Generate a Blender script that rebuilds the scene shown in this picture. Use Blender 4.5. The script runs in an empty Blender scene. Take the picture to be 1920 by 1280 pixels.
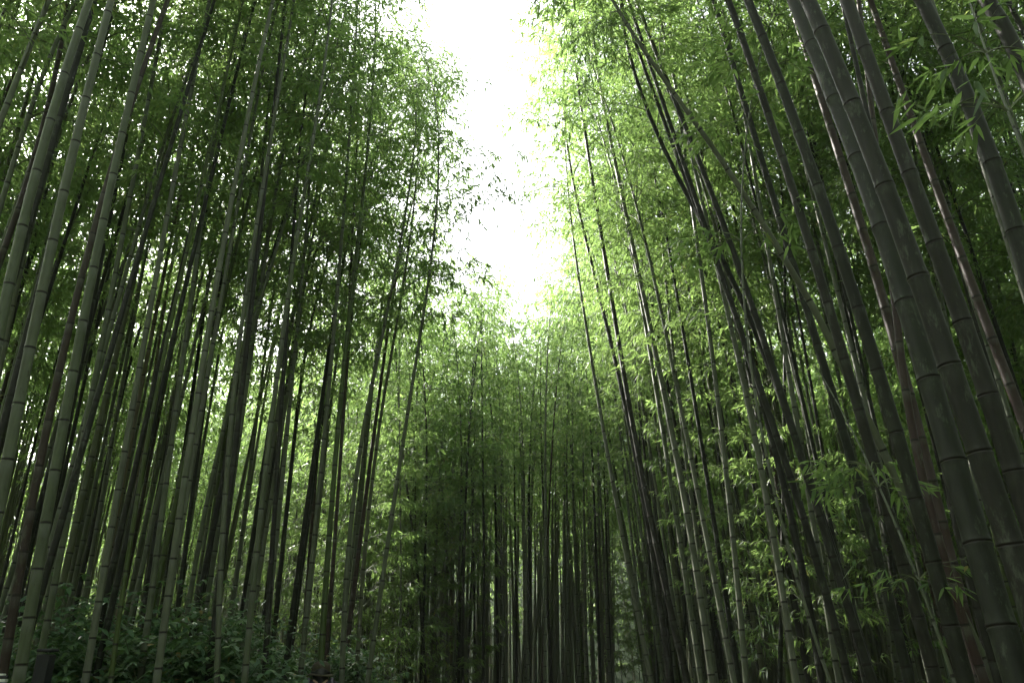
import bpy, math
import numpy as np
from mathutils import Matrix, Vector

# ------------------------------------------------------------------ scene, camera, world, sun
sc = bpy.context.scene
COL = sc.collection
PITCH = math.radians(23.0)
EYE = 1.6
FPX = 1440.0                      # focal length in pixels of a 1920 px wide frame
cam_d = bpy.data.cameras.new("camera"); cam = bpy.data.objects.new("camera", cam_d); COL.objects.link(cam)
cam.location = (0, 0, EYE); cam.rotation_euler = (math.pi/2 + PITCH, 0, 0)
cam_d.sensor_width = 36.0; cam_d.lens = 36.0*FPX/1920.0
cam_d.clip_start = 0.05; cam_d.clip_end = 2000
sc.camera = cam

SUN_EL, SUN_AZ = math.radians(36), math.radians(-44)      # azimuth from +Y, negative = towards -X
w = bpy.data.worlds.new("World"); sc.world = w; w.use_nodes = True
nt = w.node_tree; nt.nodes.clear()
sky = nt.nodes.new("ShaderNodeTexSky"); sky.sky_type = 'NISHITA'; sky.sun_disc = False
sky.sun_elevation = SUN_EL; sky.sun_rotation = SUN_AZ
sky.air_density = 1.0; sky.dust_density = 3.0; sky.ozone_density = 1.0
hs = nt.nodes.new("ShaderNodeHueSaturation"); hs.inputs["Saturation"].default_value = 0.22
bg = nt.nodes.new("ShaderNodeBackground"); bg.inputs["Strength"].default_value = 0.15
wo = nt.nodes.new("ShaderNodeOutputWorld")
nt.links.new(sky.outputs[0], hs.inputs["Color"]); nt.links.new(hs.outputs[0], bg.inputs[0]); nt.links.new(bg.outputs[0], wo.inputs[0])

sun_d = bpy.data.lights.new("sun", 'SUN'); sun_d.energy = 4.2; sun_d.angle = math.radians(0.6); sun_d.color = (1.0, 0.95, 0.86)
sun = bpy.data.objects.new("sun", sun_d); COL.objects.link(sun)
sdir = Vector((math.sin(SUN_AZ)*math.cos(SUN_EL), math.cos(SUN_AZ)*math.cos(SUN_EL), math.sin(SUN_EL)))
sun.rotation_euler = sdir.to_track_quat('Z', 'Y').to_euler()

vs = sc.view_settings
vs.view_transform = 'Standard'; vs.look = 'None'; vs.gamma = 1.0; vs.use_curve_mapping = False
vs.exposure = 2.5
sc.render.engine = 'CYCLES'
cy = sc.cycles
cy.use_denoising = True
try: cy.denoiser = 'OPENIMAGEDENOISE'
except Exception: pass
cy.max_bounces = 7; cy.diffuse_bounces = 4; cy.glossy_bounces = 2; cy.transmission_bounces = 5; cy.transparent_max_bounces = 4
cy.caustics_reflective = False; cy.caustics_refractive = False
cy.sample_clamp_indirect = 4.0; cy.volume_bounces = 0

# ------------------------------------------------------------------ helpers
SP, CP = math.sin(PITCH), math.cos(PITCH)
def ray(u, v):
    a, b = (u-960)/FPX, (640-v)/FPX
    return np.array([a, CP - b*SP, SP + b*CP])
def at(u, v, Y, k=0.0):
    d = ray(u, v); t = (Y + k*EYE)/(d[1] - k*d[2])
    return np.array([0, 0, EYE]) + t*d
def proj(p):
    x, y, z = p[0], p[1], p[2]-EYE
    f = y*CP + z*SP; up = -y*SP + z*CP
    if f < 0.1: return None
    return 960 + FPX*x/f, 640 - FPX*up/f
def tag(o, label=None, cat=None, group=None, kind=None):
    if label: o["label"] = label
    if cat: o["category"] = cat
    if group: o["group"] = group
    if kind: o["kind"] = kind
    return o
def empty(name, loc=(0, 0, 0)):
    o = bpy.data.objects.new(name, None); COL.objects.link(o); o.location = loc; o.empty_display_size = 0.2; return o
def link(name, me, parent=None, loc=None):
    o = bpy.data.objects.new(name, me); COL.objects.link(o)
    if parent is not None: o.parent = parent
    if loc is not None: o.location = loc
    return o
class MB:
    """numpy mesh collector: polygons of any size, float attributes per vertex"""
    def __init__(s): s.V = []; s.F = []; s.S = []; s.M = []; s.A = []; s.n = 0
    def add(s, V, faces, mat=0, att=None):
        V = np.asarray(V, np.float32).reshape(-1, 3); faces = np.asarray(faces, np.int32)
        s.V.append(V); s.F.append((faces + s.n).ravel()); s.S.append(np.full(len(faces), faces.shape[1], np.int32))
        s.M.append(np.full(len(faces), mat, np.int32))
        s.A.append(np.zeros(len(V), np.float32) if att is None else np.asarray(att, np.float32))
        s.n += len(V)
    def mesh(s, name, mats, smooth=False, att="tone"):
        me = bpy.data.meshes.new(name)
        V = np.concatenate(s.V); F = np.concatenate(s.F); S = np.concatenate(s.S); M = np.concatenate(s.M)
        me.vertices.add(len(V)); me.vertices.foreach_set("co", V.ravel())
        me.loops.add(len(F)); me.loops.foreach_set("vertex_index", F)
        me.polygons.add(len(S)); st = np.zeros(len(S), np.int32); st[1:] = np.cumsum(S)[:-1]
        me.polygons.foreach_set("loop_start", st); me.polygons.foreach_set("loop_total", S)
        for m in mats: me.materials.append(m)
        me.polygons.foreach_set("material_index", M)
        me.polygons.foreach_set("use_smooth", np.full(len(S), smooth, bool))
        me.update(calc_edges=True)
        a = me.attributes.new(att, 'FLOAT', 'POINT'); a.data.foreach_set("value", np.concatenate(s.A))
        return me
def frames(C):
    """tangents and two side vectors along a curve (n,3)"""
    T = np.gradient(C, axis=0); T /= np.linalg.norm(T, axis=1)[:, None] + 1e-9
    ref = np.tile(np.array([0.0, 1.0, 0.0]), (len(C), 1)); ref[np.abs(T[:, 1]) > .9] = (1, 0, 0)
    U = np.cross(T, ref); U /= np.linalg.norm(U, axis=1)[:, None] + 1e-9
    W = np.cross(T, U); return T, U, W
def tube(mb, C, R, sides, mat=0, att=None):
    C = np.asarray(C, float); R = np.asarray(R, float)
    T, U, W = frames(C)
    a = np.arange(sides)*2*math.pi/sides
    ring = (np.cos(a)[None, :, None]*U[:, None] + np.sin(a)[None, :, None]*W[:, None])*R[:, None, None] + C[:, None]
    n = len(C); i = np.arange(n-1)[:, None]*sides; j = np.arange(sides)[None]
    q = np.stack([i+j, i+(j+1) % sides, i+sides+(j+1) % sides, i+sides+j], -1).reshape(-1, 4)
    A = None if att is None else np.repeat(att, sides)
    mb.add(ring.reshape(-1, 3), q, mat, A)
    mb.add(ring[-1], [list(range(sides))], mat, None if att is None else np.repeat(att[-1:], sides))
def norm(v): return v/(np.linalg.norm(v, axis=-1, keepdims=True)+1e-9)
def leaves(mb, P, D, N, L, Wd, rng, mat=0, six=True, sag=0.12):
    """one flat-ish polygon per leaf; P base, D direction, N rough normal"""
    n = len(P); D = norm(D); S = norm(np.cross(D, N)); NN = np.cross(S, D)
    L = L[:, None]; Wd = Wd[:, None]
    dn = np.array([0, 0, -1.0])[None]
    if six:
        V = np.stack([P, P+D*.22*L+S*Wd*.5, P+D*.58*L+S*Wd*.42+dn*sag*.3*L, P+D*L+dn*sag*L, P+D*.58*L-S*Wd*.42+dn*sag*.3*L, P+D*.22*L-S*Wd*.5], 1); k = 6
        ml = P+D*.22*L
    else:
        V = np.stack([P, P+D*.4*L+S*Wd*.5, P+D*L+dn*sag*L, P+D*.4*L-S*Wd*.5], 1); k = 4
    tone = np.repeat(rng.random(n), k)
    mb.add(V.reshape(-1, 3), np.arange(n*k).reshape(n, k), mat, tone)

# ------------------------------------------------------------------ materials
def newmat(name):
    m = bpy.data.materials.new(name); m.use_nodes = True; t = m.node_tree; t.nodes.clear()
    o = t.nodes.new("ShaderNodeOutputMaterial"); return m, t, o
def ramp(t, fac, stops):
    r = t.nodes.new("ShaderNodeValToRGB"); e = r.color_ramp.elements
    while len(e) > 1: e.remove(e[-1])
    e[0].position = stops[0][0]; e[0].color = (*stops[0][1], 1)
    for p, c in stops[1:]:
        x = e.new(p); x.color = (*c, 1)
    t.links.new(fac, r.inputs[0]); return r.outputs[0]
def mixc(t, fac, a, b, mode='MIX'):
    m = t.nodes.new("ShaderNodeMix"); m.data_type = 'RGBA'; m.blend_type = mode
    for s, v in ((0, fac), (6, a), (7, b)):
        if hasattr(v, "is_output") or isinstance(v, bpy.types.NodeSocket): t.links.new(v, m.inputs[s])
        else: m.inputs[s].default_value = v if s == 0 else (*v, 1)
    return m.outputs[2]
def attr(t, name):
    a = t.nodes.new("ShaderNodeAttribute"); a.attribute_name = name; return a.outputs["Fac"]
def noise(t, scale, mapping=None, detail=3, rough=.55):
    n = t.nodes.new("ShaderNodeTexNoise"); n.inputs["Scale"].default_value = scale
    n.inputs["Detail"].default_value = detail; n.inputs["Roughness"].default_value = rough
    if mapping is not None: t.links.new(mapping, n.inputs["Vector"])
    return n.outputs["Fac"]
def objcoord(t, scale=(1, 1, 1)):
    tc = t.nodes.new("ShaderNodeTexCoord"); mp = t.nodes.new("ShaderNodeMapping"); mp.inputs["Scale"].default_value = scale
    t.links.new(tc.outputs["Object"], mp.inputs["Vector"]); return mp.outputs[0]
def leafmat(name, dark, mid, light, trans, tfac=0.45, rough=.42):
    m, t, o = newmat(name)
    c = ramp(t, attr(t, "tone"), [(0, dark), (.5, mid), (.86, light), (.975, tuple(min(1, x*1.2) for x in light)), (.985, (.24, .17, .06))])
    oi = t.nodes.new("ShaderNodeObjectInfo")
    c = mixc(t, .5, c, ramp(t, oi.outputs["Random"], [(0, (.35, .5, .4)), (.5, (.5, .5, .5)), (1, (.68, .56, .42))]), 'OVERLAY')
    p = t.nodes.new("ShaderNodeBsdfPrincipled"); p.inputs["Roughness"].default_value = rough; p.inputs["Specular IOR Level"].default_value = .45
    t.links.new(c, p.inputs["Base Color"])
    tr = t.nodes.new("ShaderNodeBsdfTranslucent")
    t.links.new(mixc(t, .75, c, trans), tr.inputs["Color"])
    mx = t.nodes.new("ShaderNodeMixShader"); mx.inputs[0].default_value = tfac
    t.links.new(p.outputs[0], mx.inputs[1]); t.links.new(tr.outputs[0], mx.inputs[2]); t.links.new(mx.outputs[0], o.inputs[0])
    return m
M_LEAF = leafmat("bamboo_leaf", (.036, .082, .034), (.065, .132, .048), (.135, .205, .07), (.36, .54, .15), .52)
M_SHRUB = leafmat("shrub_leaf", (.04, .092, .056), (.065, .14, .078), (.11, .19, .095), (.18, .34, .08), .28, .42)
def culmmat(name, cols, wax=.35, spec=.3):
    m, t, o = newmat(name)
    oi = t.nodes.new("ShaderNodeObjectInfo")
    base = ramp(t, oi.outputs["Random"], [(i/(len(cols)-1), c) for i, c in enumerate(cols)])
    n1 = noise(t, 1.0, objcoord(t, (45, 45, 1.2)), 4, .6)
    n2 = noise(t, 1.0, objcoord(t, (7, 7, 2.2)), 4, .6)
    base = mixc(t, .55, base, ramp(t, n1, [(.3, (.36, .36, .36)), (.7, (.64, .64, .62))]), 'OVERLAY')
    base = mixc(t, .6, base, ramp(t, n2, [(.3, (.38, .4, .36)), (.62, (.6, .6, .58))]), 'OVERLAY')
    n3 = noise(t, 1.0, objcoord(t, (16, 16, 5)), 6, .75); n4 = noise(t, 1.0, objcoord(t, (110, 110, 14)), 3, .6)
    base = mixc(t, ramp(t, n3, [(.56, (0, 0, 0)), (.66, (.55, .55, .55))]), base, (.10, .115, .085))       # lichen and wax bloom
    base = mixc(t, ramp(t, n3, [(.30, (.7, .7, .7)), (.40, (0, 0, 0))]), base, (.02, .02, .012))           # dirt
    base = mixc(t, ramp(t, n4, [(.66, (0, 0, 0)), (.72, (.6, .6, .6))]), base, (.03, .028, .018))
    a = attr(t, "tone")                       # height above the node below it, metres, 0 at the node
    ringd = ramp(t, a, [(0, (1, 1, 1)), (.016, (1, 1, 1)), (.022, (0, 0, 0))])
    waxr = ramp(t, a, [(0, (0, 0, 0)), (.8, (0, 0, 0)), (.97, (1, 1, 1)), (1, (1, 1, 1))])
    wn = ramp(t, n3, [(.35, (wax*.5,)*3), (.6, (min(1, wax*2),)*3)])
    base = mixc(t, mixc(t, waxr, (0, 0, 0), wn), base, (.17, .18, .16))
    base = mixc(t, ringd, base, (.022, .02, .016))
    p = t.nodes.new("ShaderNodeBsdfPrincipled"); p.inputs["Roughness"].default_value = .5; p.inputs["Specular IOR Level"].default_value = spec
    t.links.new(base, p.inputs["Base Color"])
    bp = t.nodes.new("ShaderNodeBump"); bp.inputs["Strength"].default_value = .12; bp.inputs["Distance"].default_value = .004
    t.links.new(n1, bp.inputs["Height"]); t.links.new(bp.outputs[0], p.inputs["Normal"])
    t.links.new(p.outputs[0], o.inputs[0]); return m
M_GREEN = culmmat("green_culm", [(.072, .088, .052), (.095, .106, .074), (.115, .124, .095), (.082, .09, .048)])
M_GREY_SHADED = culmmat("shaded_grey_culm", [(.021, .021, .018), (.027, .026, .022), (.019, .022, .016)], .1, .2)  # grey stems, colour darkened further to stand in for shade
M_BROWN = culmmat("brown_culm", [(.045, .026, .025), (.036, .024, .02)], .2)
M_DRY = culmmat("dry_culm", [(.15, .125, .08), (.12, .10, .07)], .2)
M_BRIGHT = culmmat("mossy_culm", [(.055, .08, .02), (.045, .07, .018)], .2)
def plain(name, col, rough=.8, sc_=(6, 6, 6), var=.25):
    m, t, o = newmat(name)
    n = noise(t, 1.0, objcoord(t, sc_), 5, .6)
    lo = tuple(x*(1-var) for x in col); hi = tuple(min(1, x*(1+var)) for x in col)
    p = t.nodes.new("ShaderNodeBsdfPrincipled"); p.inputs["Roughness"].default_value = rough
    t.links.new(ramp(t, n, [(.3, lo), (.7, hi)]), p.inputs["Base Color"]); t.links.new(p.outputs[0], o.inputs[0]); return m
M_TWIG = plain("twig", (.10, .12, .06), .7)
M_GROUND = plain("leaf_litter", (.04, .034, .02), .95, (9, 9, 9), .6)
def ground_mat():
    m, t, o = newmat("forest_floor")
    tc = t.nodes.new("ShaderNodeTexCoord"); sp = t.nodes.new("ShaderNodeSeparateXYZ"); t.links.new(tc.outputs["Object"], sp.inputs[0])
    n = noise(t, 1.0, objcoord(t, (9, 9, 9)), 6, .65); n2 = noise(t, 1.0, objcoord(t, (.9, .9, .9)), 5, .7)
    lit = ramp(t, n, [(.3, (.02, .017, .01)), (.7, (.06, .048, .028))])
    grn = ramp(t, n2, [(.3, (.006, .012, .004)), (.55, (.014, .028, .008)), (.75, (.03, .05, .014))])
    f = ramp(t, sp.outputs["Z"], [(.25, (0, 0, 0)), (.7, (1, 1, 1))])
    p = t.nodes.new("ShaderNodeBsdfPrincipled"); p.inputs["Roughness"].default_value = .95; p.inputs["Specular IOR Level"].default_value = .1
    t.links.new(mixc(t, f, lit, grn), p.inputs["Base Color"]); t.links.new(p.outputs[0], o.inputs[0]); return m
M_GROUND = ground_mat()
M_PATH = plain("trodden_path", (.16, .14, .115), .95, (4, 4, 4), .35)
M_HAT = plain("olive_felt", (.05, .042, .026), .9, (60, 60, 60), .25)
M_CLOTH = plain("dark_plum_cloth", (.022, .018, .028), .85, (40, 40, 40), .2)
M_STRAP = plain("mauve_webbing", (.13, .11, .15), .8, (90, 90, 90), .2)
M_SKIN = plain("skin", (.32, .19, .13), .55, (30, 30, 30), .06)
M_HAIR = plain("black_hair", (.012, .010, .010), .5, (200, 200, 20), .4)
M_POST = plain("black_painted_wood", (.016, .016, .02), .6, (30, 30, 3), .3)
M_WHITE = plain("white_enamel", (.78, .78, .76), .4, (10, 10, 10), .03)
M_VIOLET = plain("violet_enamel", (.06, .045, .16), .5, (10, 10, 10), .1)

# ------------------------------------------------------------------ the setting
def grid_mesh(name, x0, x1, y0, y1, nx, ny, zf, mat):
    xs = np.linspace(x0, x1, nx); ys = np.linspace(y0, y1, ny); X, Y = np.meshgrid(xs, ys)
    V = np.stack([X, Y, zf(X, Y)], -1).reshape(-1, 3)
    i = np.arange(ny-1)[:, None]*nx; j = np.arange(nx-1)[None]
    q = np.stack([i+j, i+j+1, i+j+nx+1, i+j+nx], -1).reshape(-1, 4)
    mb = MB(); mb.add(V, q); return mb.mesh(name, [mat], True)
def path_x(y):                                    # the path's centre line bends off behind the end grove
    y = np.asarray(y, float); return np.where(y > 16.5, 1.014 + .312*(y-16.5), np.where(y > 10, 0.024*(y-10)**2, np.where(y < -1, -.05*(y+1)**2, 0.0)))
def ground_z(x, y):
    x = np.asarray(x, float); y = np.asarray(y, float)
    d = np.abs(x - path_x(y)); bump = .05*np.sin(x*1.7+y*.6)+.04*np.sin(y*1.3-x*.8)
    r = np.hypot(x, y-8)
    rise = np.clip(r-21-9*np.clip(y/30,0,1), 0, None)*.7
    return np.clip(d-1.9, 0, 1)*(.12+bump) + np.minimum(rise, 13)
def add_ground():
    o = link("ground", grid_mesh("ground", -75, 75, -75, 105, 181, 201, ground_z, M_GROUND)); tag(o, kind="structure")
    ys = np.linspace(-20, 34, 80); V = []
    for y in ys:
        c = float(path_x(y))
        for dx in (-1.5, -.8, 0, .8, 1.5): V.append((c+dx, y, .012+.015*(1-abs(dx)/1.5)))
    i = np.arange(79)[:, None]*5; j = np.arange(4)[None]
    q = np.stack([i+j, i+j+1, i+j+6, i+j+5], -1).reshape(-1, 4)
    mb = MB(); mb.add(V, q); tag(link("path", mb.mesh("path", [M_PATH], True)), kind="structure")
add_ground()

# ------------------------------------------------------------------ bamboo
def culm_mesh(C, r0, r1, H, lod, mat, node0=.3, rng=None):
    """C: dense curve (n,3) from the ground up, arc-length resampled inside"""
    seg = np.linalg.norm(np.diff(C, axis=0), axis=1); s = np.concatenate([[0], np.cumsum(seg)]); L = s[-1]
    nodes = []; h = rng.uniform(.02, .12)
    while h < L-.05:
        nodes.append(h); f = h/L
        h += node0*(.45+.75*min(1, f*4))*(1 if f < .6 else 1.1-.8*(f-.6))*rng.uniform(.94, 1.06)
    ss, rr, tt = [], [], []
    rad = lambda q: r0*(1-q/L)**.75 + r1
    gap = 1
    for i, a in enumerate(nodes):
        b = nodes[i+1] if i+1 < len(nodes) else L
        r = rad(a)
        if lod == 0:
            e = [(-.016, 1.0, 1), (-.007, 1.07, .97), (-.004, 1.075, 0), (.0, .985, 0), (.004, .985, 0), (.008, 1.07, .0), (.013, 1.05, .03), (.028, 1.0, .08), (.07, .985, .2)]
            for dz, k, t in e: ss.append(a+dz); rr.append(r*k); tt.append(t)
            ss.append(b-.1); rr.append(rad(b)*.995); tt.append(.8)
        elif lod == 1:
            for dz, k, t in [(-.012, 1.0, 1), (-.005, 1.06, 0), (.011, 1.06, 0), (.017, 1.0, .1)]: ss.append(a+dz); rr.append(r*k); tt.append(t)
            ss.append(b-.07); rr.append(rad(b)); tt.append(.8)
        else:
            for dz, k, t in [(-.012, 1.0, .9), (-.008, 1.04, 0), (.012, 1.04, 0), (.016, 1.0, .1)]: ss.append(a+dz); rr.append(r*k); tt.append(t)
    ss = np.array([-.05]+ss+[L]); rr = np.array([rad(0)*1.08]+rr+[.004]); tt = np.array([.3]+tt+[.5])
    o = np.argsort(ss, kind='stable'); ss, rr, tt = ss[o], rr[o], tt[o]
    P = np.stack([np.interp(ss, s, C[:, k]) for k in range(3)], 1); P[0, 2] -= .05
    mb = MB(); tube(mb, P, rr, (16, 9, 6)[lod], 0, tt)
    return mb.mesh("culm", [mat], True)

def crown_curve(L, bend, n=40):
    s = np.linspace(0, L, n); th = bend*(s/L)**1.6
    x = np.concatenate([[0], np.cumsum((np.sin(th[1:])+np.sin(th[:-1]))/2*np.diff(s))])
    z = np.concatenate([[0], np.cumsum((np.cos(th[1:])+np.cos(th[:-1]))/2*np.diff(s))])
    return s, np.stack([x, 0*x, z], 1)
def spray(mbB, mbF, root, az, blen, rng, lod, droop=1.0, side_az=None, lscale=1.0, dens=1.0):
    """one branch: curve, twigs and leaf fans"""
    n = 7; s = np.linspace(0, 1, n)
    el = rng.uniform(.45, 1.0) - s*rng.uniform(.7, 1.2)*droop
    step = blen/(n-1)
    dz = np.sin(el)*step; dh = np.cos(el)*step; aa = az + np.cumsum(rng.normal(0, .06, n))
    C = root + np.concatenate([np.zeros((1, 3)), np.cumsum(np.stack([np.cos(aa)*dh, np.sin(aa)*dh, dz], 1)[:-1], 0)])
    if lod < 2 or rng.random() < .5:
        tube(mbB, C, np.linspace(.006, .002, n)*(1 if lod == 0 else 1.4), 3)
    per = (.062, .07, .125, .3)[lod]/dens
    nt_ = max(3, int(blen/per))
    t = np.sort(rng.uniform(.12, 1.0, nt_)); t[-1] = 1.0
    base = np.stack([np.interp(t, s, C[:, k]) for k in range(3)], 1)
    sgn = np.where(np.arange(nt_) % 2 == 0, 1, -1)
    ta = az + sgn*rng.uniform(.3, 1.25, nt_); ta[-1] = az
    tl = rng.uniform(.12, .38, nt_)*(1.15-.5*t)*(1+.25*lod)
    te = rng.uniform(-.55, .35, nt_)
    tv = np.stack([np.cos(ta)*np.cos(te), np.sin(ta)*np.cos(te), np.sin(te)], 1)
    if lod == 0:
        for i in range(nt_): tube(mbB, np.stack([base[i], base[i]+tv[i]*tl[i]]), np.array([.0022, .001]), 3)
    # leaf fans: along each twig 2 fans
    for fpos in ((.55, 1.0) if lod < 2 else (1.0,)):
        fb = base + tv*(tl*fpos)[:, None]
        nl = (5, 4, 4, 4)[lod]
        P = np.repeat(fb, nl, 0); fa = np.repeat(ta, nl) + np.tile(np.linspace(-1.0, 1.0, nl), nt_) + rng.normal(0, .25, nt_*nl)
        fe = rng.uniform(-1.15, .15, nt_*nl)
        D = np.stack([np.cos(fa)*np.cos(fe), np.sin(fa)*np.cos(fe), np.sin(fe)], 1)
        N = np.stack([rng.normal(0, .45, nt_*nl), rng.normal(0, .45, nt_*nl), np.ones(nt_*nl)], 1)
        Ls = rng.uniform(.05, .14, nt_*nl)*(1, 1.17, 1.9, 3.2)[lod]*lscale
        leaves(mbF, P + rng.normal(0, (.01, .018, .04, .08)[lod], P.shape), D, N, Ls, Ls*rng.uniform(.15, .21, nt_*nl)*(1, 1.1, 1.3, 1.5)[lod], rng, 0, lod == 0)
def crown_meshes(L, bend, seed, lod, wmax=1.35, dens=1.0, low=0.0):
    rng = np.random.default_rng(seed); s, C = crown_curve(L, bend)
    B, F = MB(), MB(); h = .1; az = rng.uniform(0, 6.28); i = 0
    while h < L-.05:
        f = h/L
        root = np.array([np.interp(h, s, C[:, k]) for k in range(3)])
        prof = (.45+.55*min(1, f*4+low))*(1-.55*max(0, f-.3)/.7)
        for sd in (0, 1):
            if rng.random() < (.4+.42*min(1, f*5+low)):
                spray(B, F, root, az + sd*rng.uniform(.5, 1.0) + rng.normal(0, .2), wmax*prof*rng.uniform(.7, 1.2), rng, lod, 1.0+.3*rng.random(), dens=dens)
        az += math.pi + rng.normal(0, .5)
        h += (.29, .33, .38, .5)[lod]*rng.uniform(.85, 1.15); i += 1
    tip = C[-1]
    spray(B, F, tip, 0, .4, rng, lod, 1.2)
    return B.mesh("branches", [M_TWIG], False), F.mesh("foliage", [M_LEAF], False)
CL = 7.0
BENDS = (.25, .6, 1.05)
CROWNS = {}
def crown(lod, b, v):
    if (lod, b, v) not in CROWNS:
        CROWNS[(lod, b, v)] = crown_meshes(CL, BENDS[b], 100*lod+10*b+v+7, lod)
    return CROWNS[(lod, b, v)]
def young_crown(v):
    if ("y", v) not in CROWNS: CROWNS[("y", v)] = crown_meshes(4.6, .5, 900+v, 0, 1.05, .9, 1.0)
    return CROWNS[("y", v)]

def attach(root, base, C, T, Lc, b, spin_dir, meshes, scale):
    """place the shared crown at the end of curve C; returns the full curve"""
    z = T/np.linalg.norm(T); d = np.asarray(spin_dir, float); x = d - z*np.dot(d, z); x /= np.linalg.norm(x)+1e-9; y = np.cross(z, x)
    R = np.stack([x, y, z], 1)
    s, cc = crown_curve(Lc, b); cc = cc*scale
    full = np.concatenate([C, (cc[1:] @ R.T) + C[-1]])
    M = Matrix([[*(R[0]*scale), C[-1][0]], [*(R[1]*scale), C[-1][1]], [*(R[2]*scale), C[-1][2]], [0, 0, 0, 1]])
    ML = Matrix.Translation(-Vector(base)) @ M
    for nm, me in zip(("branches", "foliage"), meshes):
        o = link(nm, me, root); o.matrix_local = ML
    return full

def key_bamboo(label, pts, Y, wpx, mat, k=0.0, lod=0, zc=7.5, lean=None, deg=2, group=None, bend=None, node0=.36, bare=False, toward=None, H=None, name="bamboo", v0=None, seed=None, maxcut=20):
    """a bamboo that follows a line seen in the photo at its own distance; wpx = width in photo pixels near the lowest point"""
    key_bamboo.n += 1
    rng = np.random.default_rng(seed or 4000+key_bamboo.n)
    P = np.array([at(u, v, Y, k) for u, v in pts])
    if len(P) < 3: deg = 1
    cx = np.polyfit(P[:, 2], P[:, 0], deg)
    z0, z1 = P[:, 2].min(), P[:, 2].max()
    zz = np.linspace(0, zc, 60)
    dcx = np.polyder(cx)
    def X(z):
        if z < z0: return np.polyval(cx, z0) + np.polyval(dcx, z0)*(z-z0)*.8
        if z > z1: return np.polyval(cx, z1) + np.polyval(dcx, z1)*(z-z1)
        return np.polyval(cx, z)
    Yk = lambda z: Y + k*z
    C = np.array([[X(z), Yk(z), z] for z in zz])
    gz = float(ground_z(C[0, 0], C[0, 1])); C[0, 2] = gz - .02; C = C[(C[:, 2] >= C[0, 2])]
    base = C[0].copy()
    lowp = P[P[:, 2].argmin()]; axial = lowp[1]*CP + (lowp[2]-EYE)*SP
    r0 = wpx*axial/FPX/2*(.73 if lowp[0] < 0 else (.88 if wpx < 40 else .93))
    root = empty(name, base); tag(root, label, "bamboo", group)
    T = C[-1]-C[-4]; T /= np.linalg.norm(T)
    sx = 1.0 if base[0] < 0 else -1.0
    sp = np.array(toward if toward is not None else (sx, rng.normal(0, .3), 0))
    b = bend if bend is not None else int(rng.integers(0, 2)); best = None; s0 = rng.uniform(.9, 1.05)
    for cut in [c_ for c_ in (0, 10, 20) if c_ <= maxcut]:                       # keep the crown out of the open strip of sky over the path
        Cc = C[:len(C)-cut]; Tc = Cc[-1]-Cc[-4]; Tc /= np.linalg.norm(Tc)
        for bb in (0, 1, 2):
            for a in np.linspace(0, 2*math.pi, 8, endpoint=False):
                sa = np.array([sp[0]*math.cos(a)-sp[1]*math.sin(a), sp[0]*math.sin(a)+sp[1]*math.cos(a), 0])
                for ss in (1, .8, .62):
                    d = sa - Tc*np.dot(sa, Tc); d /= np.linalg.norm(d)
                    cc = crown_curve(CL, BENDS[bb], 8)[1]*ss*s0 @ np.stack([d, np.cross(Tc, d), Tc], 1).T + Cc[-1]
                    k_ = gap_cost(cc[1:], .5)*3 + (1-ss)*1.5 + abs(bb-b)*.6 + (1-math.cos(a))*.2 + cut*.04
                    if best is None or k_ < best[0]: best = (k_, cut, bb, sa, ss*s0)
    _, cut, b, sp, ss = best
    C = C[:len(C)-cut]; T = C[-1]-C[-4]; T /= np.linalg.norm(T)
    full = attach(root, base, C, T, CL, BENDS[b], sp, crown(min(lod, 1), b, int(rng.integers(0, 2))), ss)
    me = culm_mesh(full-base, r0*1.02, .003, full[-1, 2], lod, mat, node0, rng)
    link("culm", me, root)
    return root, full
key_bamboo.n = 0
USED = []          # ground positions taken
def K(label, pts, Y, w, mat, **kw):
    r, f = key_bamboo(label, pts, Y, w, mat, **kw); USED.append((f[0][0], f[0][1])); return r, f

GAPL = ([-700, -300, 0, 60, 130, 180, 300, 370, 470, 540], [660, 715, 780, 805, 880, 955, 925, 900, 955, 985])
GAPR = ([-700, -300, 0, 60, 130, 180, 250, 400, 480, 540], [1130, 1040, 985, 968, 1000, 1015, 1000, 1005, 1010, 990])
def gap_cost(pts, r):
    c = 0
    for p in pts:
        q = proj(p)
        if q is None or q[1] < -500 or q[1] > 530: continue
        m = r*FPX/(p[1]*CP+(p[2]-EYE)*SP)
        c += max(0, min(q[0]+m-np.interp(q[1], *GAPL), np.interp(q[1], *GAPR)-(q[0]-m)))/m
    return c
def in_gap(pts, r):
    for p in pts:
        q = proj(p)
        if q is None: continue
        u, v = q
        if v < -900 or v > 530: continue
        f = p[1]*CP+(p[2]-EYE)*SP; m = r*FPX/f
        if u + m > np.interp(v, *GAPL) and u - m < np.interp(v, *GAPR): return True
    return False

# --- left of the path, as read from the photograph (u, v in a 1920x1280 frame)
K("thick grey-green bamboo cut by the left edge, with pale rings at its nodes", [(160,20),(128,118),(98,212),(74,313),(42,416),(17,522),(2,620)], 4.5, 30, M_GREEN, zc=7.5, bend=0)
K("grey-green bamboo just right of the thick one at the left edge, at its side", [(200,39),(172,128),(154,220),(131,315),(106,415),(84,522),(62,634),(37,745),(12,862),(1,940)], 4.7, 31, M_GREEN, zc=7.8, bend=0)
K("grey-green bamboo reaching the photo's bottom left corner, right beside the brownish one", [(287,5),(261,110),(245,172),(231,240),(216,314),(200,390),(184,470),(166,552),(149,637),(131,725),(114,819),(97,914),(81,1011),(63,1108),(48,1203)], 5.2, 29, M_GREEN, zc=8.5, bend=0, deg=3)
K("purplish brown old bamboo leaning at the left, left of a thick green one", [(292,70),(215,280),(165,465),(135,600),(102,758),(86,817),(62,937),(50,996),(17,1177)], 5.8, 23, M_BROWN, zc=8.8, bend=0)
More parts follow.
